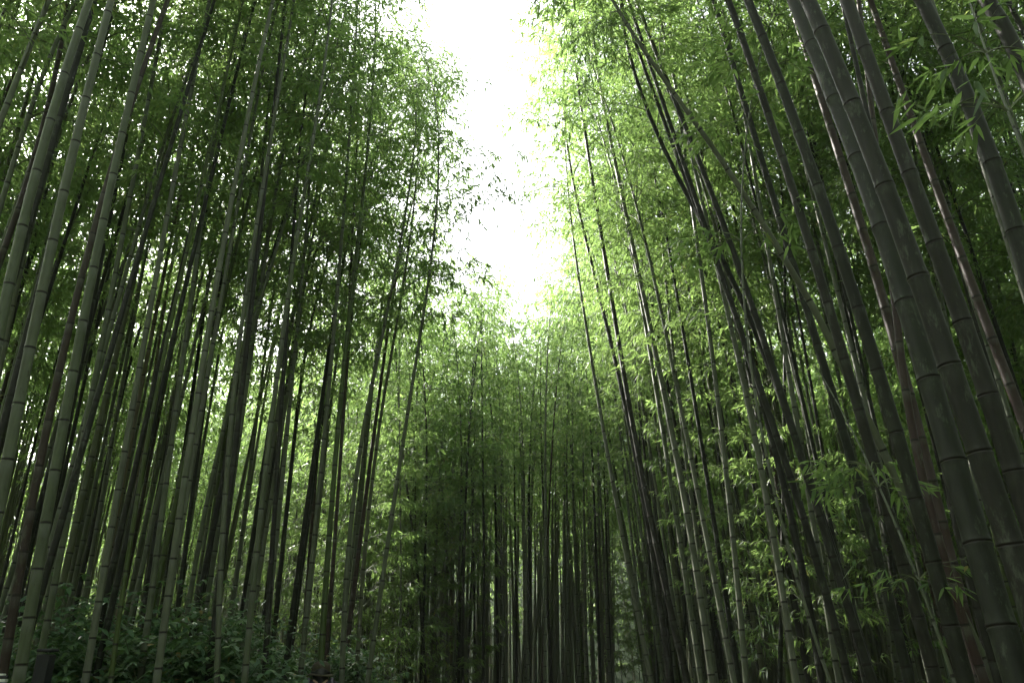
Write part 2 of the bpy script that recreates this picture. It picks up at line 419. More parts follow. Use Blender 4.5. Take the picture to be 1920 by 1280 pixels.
K("dark shaded bamboo behind the two thick ones at the left edge", [(125,30),(90,175),(60,330),(28,420),(5,460)], 6.6, 19, M_BROWN, zc=9, bend=0, lod=1)
K("thin pale green bamboo between the two thick ones at the left edge", [(172,90),(140,180),(105,260),(82,340),(55,450),(30,550),(12,630)], 7.4, 13, M_GREEN, zc=9.2, bend=0, lod=1)
K("dull green bamboo rising behind the black post", [(310,20),(270,230),(252,325),(227,450),(212,540),(195,635),(176,720),(155,830),(142,885),(132,938),(115,1038),(95,1137),(85,1182)], 6.9, 17, M_GREEN, zc=9.5, bend=0)
K("green bamboo standing in the shrubs a step right of the black post", [(392,0),(370,115),(350,215),(330,320),(310,425),(285,575),(270,650),(255,717),(245,771),(236,826),(218,932),(201,1038),(185,1136),(171,1215)], 6.9, 18, M_GREEN, zc=9.6, bend=0)
K("mossy dark green thin bamboo in the shrubs beside a paler one", [(330,560),(290,760),(262,900),(240,1050),(225,1140),(208,1275)], 7.0, 12, M_BRIGHT, zc=8.2, bend=0, lod=1)
K("pale tall bamboo in front of the shrubs, bright up to the top edge", [(510,20),(482,125),(462,215),(442,330),(427,420),(410,520),(390,655),(372,730),(355,840),(345,895),(330,1000),(312,1142),(295,1275)], 6.7, 19, M_GREEN, zc=9.2, bend=0)
K("slender bamboo ending in the middle of the shrubs, left of a crossing pair", [(480,425),(460,585),(442,660),(435,762),(425,912),(417,1050),(410,1180),(406,1240)], 7.2, 14, M_GREEN, zc=9, bend=0)
K("thin bamboo crossing behind a slender one near the shrubs", [(522,0),(505,175),(495,300),(482,400),(457,640),(445,780),(435,885)], 8.6, 12, M_GREEN, zc=10, bend=0, lod=1)
K("slender straight bamboo rising from the right part of the shrubs into dark foliage", [(597,200),(585,300),(565,400),(550,490),(535,585),(525,665),(510,755),(497,905),(485,1015),(472,1120),(460,1260)], 7.2, 16, M_GREEN, zc=9.8, bend=0)
K("thin upright bamboo behind the shrubs with a pale stem high up", [(670,25),(657,200),(647,350),(642,475),(635,600),(615,700),(600,840),(587,990),(582,1140)], 9.2, 13, M_GREEN, zc=11, bend=0, lod=1)
K("mossy yellow-green bamboo above the person in the brown hat", [(712,165),(695,275),(682,375),(667,490),(652,625),(635,790),(615,990),(607,1190)], 9.0, 16, M_BRIGHT, zc=10, bend=0, lod=1)
K("bamboo just right of the mossy one, leaning towards the gap of sky", [(790,400),(760,500),(730,560),(710,635),(695,740),(677,865),(660,990),(650,1090),(640,1190)], 9.8, 14, M_GREEN, zc=8.2, bend=1, lod=1)
K("outermost leaning bamboo at the edge of the left grove, its crown over the path", [(825,415),(810,500),(785,635),(770,740),(752,865),(735,965),(720,1065),(705,1165),(692,1260)], 9.6, 13, M_GREEN, zc=8.3, bend=1, lod=1)
K("greenish bamboo close left of the outermost leaning one", [(800,380),(775,480),(735,655),(715,765),(700,890),(685,1040),(672,1190)], 10.6, 11, M_GREEN, zc=8.8, bend=1, lod=1)
K("thin brownish bamboo between green ones at the end of the shrubs", [(655,560),(645,760),(632,940),(624,1060),(615,1180)], 10.4, 10, M_BROWN, zc=9, bend=0, lod=1)
K("slim bamboo, left of the slender straight one in the shrubs", [(470,620),(428,770),(400,880),(385,960),(360,1090),(350,1160)], 8.6, 13, M_GREEN, zc=9, bend=0, lod=1)
# --- the grove that closes the end of the path
K("upright pinkish grey bamboo in the dark middle of the end grove", [(890,560),(897,715),(907,890),(907,1040),(905,1275)], 17.5, 9, M_GREY_SHADED, zc=5, bend=0, lod=1)
K("bamboo at the left side of the pinkish grey one, tilting slightly apart", [(885,760),(875,850),(872,1000),(870,1140),(867,1275)], 17.0, 8, M_GREY_SHADED, zc=4.5, bend=0, lod=1)
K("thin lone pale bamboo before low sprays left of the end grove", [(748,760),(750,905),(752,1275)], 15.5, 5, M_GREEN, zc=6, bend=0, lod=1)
K("dark bamboo bowing left in front of low green sprays", [(748,830),(760,900),(775,1015),(790,1140),(797,1275)], 16.5, 8, M_GREY_SHADED, zc=4.5, bend=0, lod=1)
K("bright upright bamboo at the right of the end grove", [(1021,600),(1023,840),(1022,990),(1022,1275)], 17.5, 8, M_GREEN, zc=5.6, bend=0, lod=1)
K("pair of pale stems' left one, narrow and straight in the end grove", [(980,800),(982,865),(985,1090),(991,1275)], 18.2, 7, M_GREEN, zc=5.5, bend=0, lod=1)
K("long pale bamboo tilting left alone in front of the end grove", [(1095,590),(1105,640),(1125,765),(1140,865),(1160,965),(1180,1065),(1200,1165),(1220,1275)], 12.5, 11, M_GREEN, zc=8.6, bend=0, lod=1)
# --- right of the path
K("slim curved bamboo right next to the long pale tilting one", [(1145,640),(1175,775),(1197,890),(1220,1015),(1240,1140),(1255,1275)], 12.0, 13, M_GREY_SHADED, zc=8.5, bend=1, lod=1)
K("pale edged bamboo whose stem reappears high in yellow-green leaves", [(1170,385),(1190,475),(1205,550),(1225,640),(1250,765),(1275,890),(1300,1030),(1320,1165),(1335,1275)], 9.8, 16, M_GREEN, zc=9.0, bend=1, lod=1, deg=3)
K("thin sunlit bamboo in front of the white glow right of the middle", [(1247,510),(1260,640),(1275,765),(1290,890),(1310,1030)], 11.5, 9, M_GREEN, zc=9, bend=0, lod=1)
K("thin bright edged bamboo left of the low sunlit sprays", [(1320,560),(1335,650),(1352,790),(1365,940),(1380,1065),(1390,1180),(1400,1275)], 8.6, 13, M_GREEN, zc=8, bend=1, lod=1)
K("dark bamboo just right of the white glow", [(1165,665),(1195,865),(1225,990),(1262,1140),(1285,1275)], 10.8, 15, M_GREY_SHADED, zc=9, bend=0, lod=1)
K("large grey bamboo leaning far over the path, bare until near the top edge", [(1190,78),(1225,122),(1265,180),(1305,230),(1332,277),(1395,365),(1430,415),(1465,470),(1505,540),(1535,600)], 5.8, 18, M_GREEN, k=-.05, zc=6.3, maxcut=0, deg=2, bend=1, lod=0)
K("dark bamboo arching behind the large leaning one", [(1130,165),(1175,215),(1230,285),(1280,350),(1310,415),(1345,475),(1385,540),(1420,625),(1460,740),(1505,860),(1545,980),(1590,1120)], 7.6, 19, M_GREY_SHADED, zc=9.6, bend=2, lod=1, deg=3)
K("second dark arching bamboo, close inside the first", [(1310,300),(1340,375),(1360,435),(1390,525),(1430,625),(1465,740),(1505,855),(1537,975),(1572,1085),(1610,1195),(1635,1275)], 6.9, 20, M_GREY_SHADED, zc=9, bend=1, lod=1, deg=3)
K("slim dark bamboo that starts behind the sunlit sprays and tilts left", [(1345,490),(1385,625),(1425,740),(1440,790),(1465,890),(1485,965),(1502,1065),(1520,1155),(1540,1275)], 7.4, 17, M_GREY_SHADED, zc=9.4, bend=1, lod=1)
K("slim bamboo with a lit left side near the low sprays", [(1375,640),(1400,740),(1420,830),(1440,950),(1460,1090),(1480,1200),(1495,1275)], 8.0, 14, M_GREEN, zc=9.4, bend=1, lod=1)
K("straight dark bamboo among the arching ones", [(1470,865),(1510,965),(1540,1090),(1565,1180),(1595,1280)], 7.2, 18, M_GREY_SHADED, zc=9.4, bend=1, lod=1)
K("dark bamboo right of the arching ones, its lower end broad", [(1545,680),(1570,780),(1595,865),(1617,930),(1647,1040),(1677,1165),(1705,1280)], 6.2, 22, M_GREY_SHADED, zc=9.2, bend=0, lod=0)
K("evenly ringed dark bamboo, third from the front on the right side", [(1370,10),(1390,70),(1430,185),(1452,250),(1472,315),(1492,370),(1522,470),(1547,550),(1580,655),(1592,710),(1620,797),(1643,887),(1670,977),(1697,1072),(1725,1165),(1752,1265)], 5.0, 27, M_GREY_SHADED, zc=8.2, bend=0, lod=0, deg=3)
K("clear ringed grey bamboo with a pale left edge, left of the thickest ones", [(1400,0),(1425,50),(1476,190),(1512,290),(1545,387),(1578,482),(1610,580),(1643,687),(1678,800),(1712,917),(1745,1037),(1778,1157),(1812,1280)], 4.1, 35, M_GREY_SHADED, zc=7.2, bend=0, lod=0, deg=3, node0=.36)
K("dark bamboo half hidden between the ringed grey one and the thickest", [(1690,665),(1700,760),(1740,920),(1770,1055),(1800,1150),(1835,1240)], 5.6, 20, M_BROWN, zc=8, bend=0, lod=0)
K("very thick olive bamboo at the lower right corner", [(1580,230),(1630,347),(1677,505),(1721,640),(1728,675),(1782,840),(1832,1010),(1882,1180),(1905,1270)], 2.95, 60, M_GREY_SHADED, k=.14, zc=6.4, bend=0, lod=0, deg=3, node0=.4)
K("thickest dark bamboo crossing the right side from the top edge", [(1515,0),(1571,130),(1627,262),(1681,412),(1742,577),(1801,750),(1866,925),(1920,1100)], 2.95, 53, M_GREY_SHADED, k=.02, zc=6.2, bend=0, lod=0, deg=3, node0=.4)
K("thick grey bamboo right of the thickest one, running off the right edge", [(1590,0),(1615,85),(1665,215),(1718,352),(1773,505),(1812,640),(1830,675),(1891,845),(1920,940)], 3.5, 44, M_GREY_SHADED, k=.03, zc=6.5, bend=0, lod=0, deg=3, node0=.39)
K("dark bamboo nearest the upper right corner but one", [(1728,0),(1785,115),(1832,232),(1878,355),(1920,485)], 3.9, 42, M_GREY_SHADED, zc=7, bend=0, lod=0, node0=.39)
K("dark bamboo cutting the upper right corner", [(1850,0),(1875,40),(1920,130)], 4.2, 42, M_GREY_SHADED, zc=7, bend=0, lod=0)
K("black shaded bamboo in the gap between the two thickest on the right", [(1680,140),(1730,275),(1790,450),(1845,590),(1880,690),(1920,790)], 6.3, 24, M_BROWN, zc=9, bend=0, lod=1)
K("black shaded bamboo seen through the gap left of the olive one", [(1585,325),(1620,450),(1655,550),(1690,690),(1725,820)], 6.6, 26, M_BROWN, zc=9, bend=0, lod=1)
K("thin bamboo low at the right, seen between the ringed grey one and the olive one", [(1790,960),(1815,1065),(1840,1165),(1870,1270)], 4.8, 17, M_GREY_SHADED, zc=8, bend=0, lod=0)

# --- the rest of the groves
RNG = np.random.default_rng(20)
def region(x, y):
    """which grove a ground point belongs to, None on the path"""
    d = math.hypot(x, y)
    if d < 7.0: return None
    px = float(path_x(y))
    sl = (x+2.5)*-.69 + (y-15)*.72; sw = abs((x+2.5)*.72 + (y-15)*.69)
    if 0 < sl < 15 and sw < 1.6 and (sl < 6 or x > -11): return None                     # an added lane, kept clear of stems to let the sun in
    if 13.5 < y < 17.0 and -4.4 < x < 2.3: return None          # an opening in front of the end grove
    if y >= (17.0 if x < -1.1 else 18.6) and -5 < x < .12*y: return "end"
    if x < -2.3 and y < 40 and x > -12-.1*y: return "left"
    if x > max(2.3+.06*max(0, y-10), .17*y*(y > 18)) and x < 14+.15*y: return "right"
    return None
cands = []
pos = list(USED)
for _ in range(90000):
    x = RNG.uniform(-26, 26); y = RNG.uniform(2, 40)
    g = region(x, y)
    if g is None: continue
    if g == 'left' and y > 21 and RNG.random() < .3: continue
    md = .6 if g == 'end' and y < 26 else (.5 if 8 < y < 18 and (-3.6 < x < 0 or 0 < x < float(path_x(y))+3.4) else ((.5 if x < 0 else .53) if y < 13 else .62))
    arr = np.array(pos)
    if np.min((arr[:, 0]-x)**2+(arr[:, 1]-y)**2) < md*md: continue
    pos.append((x, y)); cands.append((x, y, g))
cands.sort(key=lambda c: c[0]**2+c[1]**2)
LAB = {"left": ("slim bamboo deep in the dense left grove, one of many alike", "bamboos crowded in the left grove"),
       "right": ("slim bamboo deep in the shaded right grove, one of many alike", "bamboos crowded in the right grove"),
       "end": ("slim straight bamboo in the grove closing the end of the path", "bamboos closing the end of the path")}
def generic_curve(x, y, g, rng):
    H0 = rng.uniform(5.4, 8.2); sc_ = rng.uniform(.9, 1.12)
    if g == "left": sc_ *= .9
    inner = abs(x) > 6.5 or (g != "end" and y > 16)
    if g != "end" and inner: H0 = rng.uniform(3.8 if g == 'left' else 2.6, 7.2)
    if g == "end": H0 = rng.uniform(4.8, 7.4); sc_ = rng.uniform(.76, 1.04)
    if g == "end" and x < -1.0 and y < 20.5: H0 = rng.uniform(2.2, 4.2); sc_ = rng.uniform(1.0, 1.2)
    toward = {"left": (1, -.15, 0), "right": (-1, -.2, 0), "end": (rng.normal(0, .6), -1, 0)}[g]
    toward = np.array(toward) + np.array([rng.normal(0, .45), rng.normal(0, .45), 0])
    edge = {"left": (-x-2.3), "right": (x-float(path_x(y))-2.3), "end": 2}[g]
    if g != "end" and edge < 1.6 and y > 9: H0 = rng.uniform(4.4, 6.4)
    lean = rng.normal(-.005 if g == "left" else .015, .025) + (.06*math.exp(-max(edge, 0)/2.5) if g == "right" else .0) + (.015*math.exp(-max(edge, 0)/1.5) if g == "left" else 0)
    t = toward/np.linalg.norm(toward)
    if rng.random() < .04: lean = rng.uniform(-.14, .14)
    n = 24; zz = np.linspace(0, H0, n); off = lean*zz + .0022*zz**2*(1 if g == "right" else .6)
    jit = rng.normal(0, .02, 2)
    gz = float(ground_z(x, y))
    C = np.stack([x + t[0]*off + jit[0]*zz, y + t[1]*off + jit[1]*zz, gz - .02 + zz], 1)
    b = int(rng.choice(3, p=[.52, .45, .03]))
    return C, toward, b, sc_
placed = []; far = []
for (x, y, g) in cands:
    ok = False
    for tr in range(9):
        rng = np.random.default_rng(int(abs(x)*1e4)+int(y*1e3)+tr*7919)
        C, tw, b, s_ = generic_curve(x, y, g, rng)
        if g == "end": s_ *= 1-.04*tr
        T = C[-1]-C[-3]; T = T/np.linalg.norm(T)
        d = tw - T*np.dot(tw, T); d = d/np.linalg.norm(d)
        _, cc = crown_curve(CL, BENDS[b], 8); R = np.stack([d, np.cross(T, d), T], 1)
        cp = (cc*s_) @ R.T + C[-1]
        if not in_gap(cp[1:], .7 if g == 'end' else .32): ok = True; break
    if ok: placed.append((x, y, g, C, tw, b, s_, rng)); 
NIND = 300 - key_bamboo.n
def in_view(x, y):
    return y > 0 and abs(x) < .70*y + 2.0
ind = [p for p in placed if in_view(p[0], p[1])]
ind.sort(key=lambda p: math.hypot(p[0], p[1])*(.6 if p[2] == 'end' and p[1] < 21 else .75 if abs(p[0]) < 4.5 else 1))   # those that show largest stay things
rest = ind[NIND:]; ind = ind[:NIND]
print({g_: sum(p[2] == g_ for p in ind) for g_ in ("left", "right", "end")}, "individual", len(ind), "rest", len(rest), "keys", key_bamboo.n)
def generic(x, y, g, C, tw, b, s_, rng):
    base = C[0].copy(); root = empty("bamboo", base); tag(root, LAB[g][0], "bamboo", LAB[g][1])
    T = C[-1]-C[-3]; T = T/np.linalg.norm(T)
    d_ = math.hypot(x, y); lod = 1 if d_ < 17 else 2
    full = attach(root, base, C, T, CL, BENDS[b], tw, crown(lod, b, int(rng.integers(0, 2))), s_)
    mat = M_GREY_SHADED if rng.random() < (.33 if g == "left" else .5) else M_GREEN
    if rng.random() < .035: mat = M_BROWN
    if rng.random() < .035: mat = M_DRY
    if rng.random() < .07: mat = M_BRIGHT
    link("culm", culm_mesh(full-base, rng.uniform(.026, .043), .003, 0, 1 if d_ < 15 else 2, mat, .32, rng), root)
for p in ind: generic(*p)

# --- what lies deeper: one thicket too dense to count
def bake(me):
    V = np.empty(len(me.vertices)*3, np.float32); me.vertices.foreach_get("co", V)
    T_ = np.empty(len(me.vertices), np.float32); me.attributes["tone"].data.foreach_get("value", T_)
    return V.reshape(-1, 3), T_
def thicket(items, nfine):
    mb = MB(); src = {}
    for q_, (x, y, g, C, tw, b, s_, rng) in enumerate(items):
        v = int(rng.integers(0, 2)); lo = 2 if q_ < nfine else 3
        if (lo, b, v) not in src: src[(lo, b, v)] = bake(crown(lo, b, v)[1])
        V, A = src[(lo, b, v)]
        T = C[-1]-C[-3]; T = T/np.linalg.norm(T); d = tw - T*np.dot(tw, T); d = d/np.linalg.norm(d)
        R = np.stack([d, np.cross(T, d), T], 1)
        _, cc = crown_curve(CL, BENDS[b], 10)
        mb.add((V*s_) @ R.T + C[-1], np.arange(len(V)).reshape(-1, 4), 1, A)
        full = np.concatenate([C[::3], (cc*s_) @ R.T + C[-1]])
        tube(mb, full, np.linspace(.045, .005, len(full)), 5, 0, np.full(len(full), .4))
    o = link("bamboo_thicket", mb.mesh("bamboo_thicket", [M_GREEN, M_LEAF])); tag(o, "dense bamboo thicket deep behind the nearer stems", "thicket", kind="stuff")
outer = []
for q_ in range(720):
    a = RNG.uniform(-.3, .3) if q_ < 90 else RNG.choice([-1, 1])*RNG.uniform(.38, .78)
    r = RNG.uniform(36, 46) if q_ < 90 else RNG.uniform(20, 33)
    if abs(a) > .3 and min((p_[0]-r*math.sin(a))**2+(p_[1]-r*math.cos(a))**2 for p_ in placed) < .15: continue
    x, y = r*math.sin(a), r*math.cos(a)
    rng = np.random.default_rng(int(RNG.integers(1e9)))
    C, tw, b, s_ = generic_curve(x, y, "end", rng); s_ *= .9; C = C[:max(6, int(rng.uniform(6, 20)))]
    if q_ >= 90 and -.62 < a < -.3: C = C[:9]; s_ *= .72
    if not in_gap([C[-1]+(0, 0, k) for k in (1, 3, 5, 7)], 1.0): outer.append((x, y, "end", C, tw, b, s_, rng))
NF = len(outer)
for _ in range(9000):                     # the groves go on beside and behind the camera
    if len(outer) > NF + 560: break
    x, y = RNG.uniform(-22, 22), RNG.uniform(-15, 22)
    if abs(x-float(path_x(y))) < 1.9 or (y > 0 and abs(x) < .78*y+1.8): continue
    if min((o[0]-x)**2+(o[1]-y)**2 for o in outer+ind+[(u_, v_) for u_, v_ in USED]) < .8: continue
    rng = np.random.default_rng(int(RNG.integers(1e9))); g = "left" if x < 0 else "right"
    C, tw, b, s_ = generic_curve(x, y, g, rng); outer.append((x, y, g, C, tw, b, s_, rng))
thicket(rest + outer, len(rest)+NF)

# --- young bamboos leafy from low down
def young(label, x, y, seed, group=None, scale=1.0, bz=.8, tow=(0, -1, 0)):
    rng = np.random.default_rng(seed); gz = float(ground_z(x, y))
    zz = np.linspace(0, bz, 8); l = rng.normal(0, .05, 2)
    C = np.stack([x+l[0]*zz, y+l[1]*zz, gz-.02+zz], 1); base = C[0].copy()
    root = empty("young_bamboo", base); tag(root, label, "bamboo", group)
    full = attach(root, base, C, np.array([l[0], l[1], 1.0]), 4.6, .5, np.array(tow)+rng.normal(0, .3, 3)*[1, 1, 0], young_crown(int(rng.integers(0, 3))), scale)
    link("culm", culm_mesh(full-base, .012, .002, 0, 2, M_GREEN, .25, rng), root)
G1 = "young leafy bamboos left of the end grove"
for i, (x, y) in enumerate([(-2.9, 14.6), (-3.5, 15.6), (-2.5, 16.0), (-3.1, 16.9), (-2.1, 17.2), (-4.0, 16.8), (-1.6, 18.2), (-3.5, 18.0), (-2.5, 18.6), (-4.6, 17.4), (-1.0, 17.9), (-5.2, 18.4), (-6.0, 19.2), (-6.8, 20.0)]):
    young("young bamboo leafy down to its foot, bright between the shrubs and the end grove", x, y, 50+i, G1, (1.1, 1.3, 1.2)[i % 3], 1.0, (1, -.5, 0))
G3 = "young leafy bamboos seen through the slot at the right of the end grove"
for i, (x, y) in enumerate([(3.0, 22.5), (3.7, 24.2), (3.3, 25.6), (4.5, 26.8), (4.2, 29.0)]):
    young("young leafy bamboo in the bright slot beside the end grove", x, y, 120+i, G3, 1.2, 1.0, (-1, -.5, 0))
G2 = "young leafy bamboos at the foot of the right grove"
for i, (x, y) in enumerate([(3.3, 9.4), (3.3, 10.9), (4.3, 9.6), (3.6, 12.4)]):
    young("young bamboo with bright sprays low between the dark stems right of the path", x, y, 80+i, G2, (.9, 1.05, .85)[i % 3], 1.1, (-1, -.3, 0))

# --- shrubs in front of the left grove
def shrub(label, x, y, h, wd, seed, n=1700):
    rng = np.random.default_rng(seed); gz = float(ground_z(x, y)); root = empty("shrub", (x, y, gz)); tag(root, label, "shrub", None)
    B, F = MB(), MB(); ends = []
    for i in range(16):
        a = rng.uniform(0, 6.28); r = wd*.5*rng.uniform(.3, 1)**.6; hh = h*rng.uniform(.55, 1)*(1-.35*(r/(wd*.5))**2)
        p0 = np.array([rng.normal(0, .05), rng.normal(0, .05), -.03]); p3 = np.array([r*math.cos(a), r*math.sin(a), hh])
        t = np.linspace(0, 1, 6)[:, None]; C = p0*(1-t)+p3*t + np.array([0, 0, .25*hh])*(t*(1-t)) - (p3-p0)*[1, 1, 0]*(t*(1-t))*.6
        tube(B, C, np.linspace(.012, .003, 6), 4); ends.append(C)
    E = np.array(ends)
    k = rng.integers(0, 16, n); t = rng.uniform(.25, 1, n)**.7*5; i0 = np.minimum(t.astype(int), 4); f = (t-i0)[:, None]
    P = E[k, i0]*(1-f)+E[k, i0+1]*f + rng.normal(0, 1, (n, 3))*[.16, .16, .11]*wd/1.4
    nl = 4; PP = np.repeat(P, nl, 0); az = np.repeat(rng.uniform(0, 6.28, n), nl) + np.tile(np.arange(nl)*1.57, n)+rng.normal(0, .3, n*nl)
    el = rng.uniform(-.7, .25, n*nl); D = np.stack([np.cos(az)*np.cos(el), np.sin(az)*np.cos(el), np.sin(el)], 1)
    N = np.stack([rng.normal(0, .3, n*nl), rng.normal(0, .3, n*nl), np.ones(n*nl)], 1)
    L = rng.uniform(.05, .11, n*nl); leaves(F, PP, D, N, L, L*rng.uniform(.42, .55, n*nl), rng, 0, True, .15)
    PP = P[:, None]
    link("branches", B.mesh("shrub_branches", [M_TWIG]), root); link("foliage", F.mesh("shrub_foliage", [M_SHRUB]), root)
SH = [("broad-leaved dark shrub behind the black post", -4.9, 7.6, 2.15, 1.7),
      ("dark shrub under the bottom left corner's bamboos, leaves hanging over the post's foot", -5.6, 8.3, 2.1, 1.9),
      ("shrub with pale leaf tips standing up beside the second bamboo from the black post", -4.35, 8.2, 2.5, 1.5),
      ("glossy shrub between two green bamboo stems, flecked with light", -3.75, 7.5, 2.15, 1.6),
      ("bluish green shrub right of the flecked one", -3.15, 7.7, 2.25, 1.5),
      ("tallest rounded shrub near the slender straight bamboo", -3.1, 8.6, 2.75, 1.7),
      ("leafy shrub left of the brown hat", -2.75, 7.9, 2.2, 1.15),
      ("low dark shrub behind the brown hat", -3.0, 11.3, 2.5, 1.7),
      ("small last shrub right of the brown hat, at the grove's edge", -2.05, 11.0, 2.15, 1.3),
      ("shrub filling the space behind the flecked one", -4.0, 9.2, 2.5, 1.9),
      ("shrub in deep shade along the left edge", -6.2, 9.2, 2.3, 1.9)]
for i, (lb, x, y, h, wd) in enumerate(SH): shrub(lb, x, y, h*1.0, wd*1.08, 300+i, 2100)

# --- leafy side shoots hanging near the camera on the right: parts of a slim bamboo each
def shoots(label, foot, roots, seed, blen=.5, lscale=1.15, lean_to=None):
    """a slim bamboo: thin culm from foot to above the last root point, with sprays at given points"""
    rng = np.random.default_rng(seed); R_ = sorted([np.array(r) for r in roots], key=lambda p: p[2])
    base = np.array([foot[0], foot[1], float(ground_z(*foot))-.02])
    pts = [base]+R_; tz = np.array([p[2] for p in pts]); zz = np.linspace(base[2], tz[-1]+.9, 40)
    X = np.polyval(np.polyfit(tz, [p[0] for p in pts], min(2, len(pts)-1)), zz); Y = np.polyval(np.polyfit(tz, [p[1] for p in pts], min(2, len(pts)-1)), zz)
    C = np.stack([X, Y, zz], 1); root = empty("slim_bamboo", base); tag(root, label, "bamboo")
    link("culm", culm_mesh(C-C[0], .011, .002, 0, 0, M_GREEN, .22, rng), root)
    B, F = MB(), MB()
    for p in R_:
        z = p[2]; q = np.array([np.interp(z, zz, X), np.interp(z, zz, Y), z])-C[0]
        for m in range(3):
            spray(B, F, q, math.pi*.5+rng.uniform(.2, 2.8)*(1 if m % 2 else 1)+ (0 if m < 2 else 3.1), blen*rng.uniform(.6, 1.1), rng, 0, 1.3, lscale=lscale, dens=1.0)
    root.location = C[0]
    link("branches", B.mesh("branches", [M_TWIG]), root); link("foliage", F.mesh("foliage", [M_LEAF]), root)
def pt(u, v, Y): return at(u, v, Y)
shoots("slim bamboo with big hanging leaves in the upper right corner", (2.6, 2.6), [pt(1850, 100, 2.8), pt(1890, 210, 2.7)], 11, .27, 1.1)
shoots("slim bamboo whose leaves cross the ringed grey one at mid height", (2.5, 4.6), [pt(1660, 915, 4.6), pt(1625, 880, 4.6), pt(1720, 1090, 4.4)], 12, .24, .95)
shoots("slim bamboo with light green leaves left of the ringed grey one, high up", (2.4, 5.2), [pt(1440, 130, 5.3), pt(1425, 60, 5.4), pt(1400, 230, 5.3), pt(1385, 450, 5.2), pt(1450, 20, 5.3)], 13, .6, 1.1)

# ------------------------------------------------------------------ person, post, board
def box(mb, c, s, mat=0, bev=0.0):
    x, y, z = c; a, b, h = s[0]/2, s[1]/2, s[2]/2; e = bev
    lv = [(-h, a-e, b-e), (-h+e, a, b), (h-e, a, b), (h, a-e, b-e)] if e else [(-h, a, b), (h, a, b)]
    V = []
    for dz, p, q in lv: V += [(x-p, y-q, z+dz), (x+p, y-q, z+dz), (x+p, y+q, z+dz), (x-p, y+q, z+dz)]
    n = len(lv); F = [(3, 2, 1, 0), tuple(4*(n-1)+k for k in range(4))]
    for i in range(n-1):
        for j in range(4): F.append((4*i+j, 4*i+(j+1) % 4, 4*i+4+(j+1) % 4, 4*i+4+j))
    mb.add(V, F, mat)
def lathe(mb, prof, c, sides=28, mat=0, sx=1.0, sy=1.0, wob=0.0):
    a = np.arange(sides)*2*math.pi/sides; V = []
    for r, z in prof:
        for t in a: V.append((c[0]+r*sx*math.cos(t), c[1]+r*sy*math.sin(t), c[2]+z+wob*r*math.sin(2*t+.6)))
    n = len(prof); i = np.arange(n-1)[:, None]*sides; j = np.arange(sides)[None]
    mb.add(V, np.stack([i+j, i+(j+1) % sides, i+sides+(j+1) % sides, i+sides+j], -1).reshape(-1, 4), mat)
def skin_body(name, J, E, mat, parent, sub=2):
    me = bpy.data.meshes.new(name); me.from_pydata([j[:3] for j in J], E, []); o = link(name, me, parent); me.materials.append(mat)
    m = o.modifiers.new("skin", 'SKIN'); m.use_smooth_shade = True
    for i, j in enumerate(J):
        sv = me.skin_vertices[0].data[i]; r = j[3]; sv.radius = (r, r) if not isinstance(r, tuple) else r; sv.use_root = (i == 0)
    s = o.modifiers.new("sub", 'SUBSURF'); s.levels = sub; s.render_levels = sub; return o
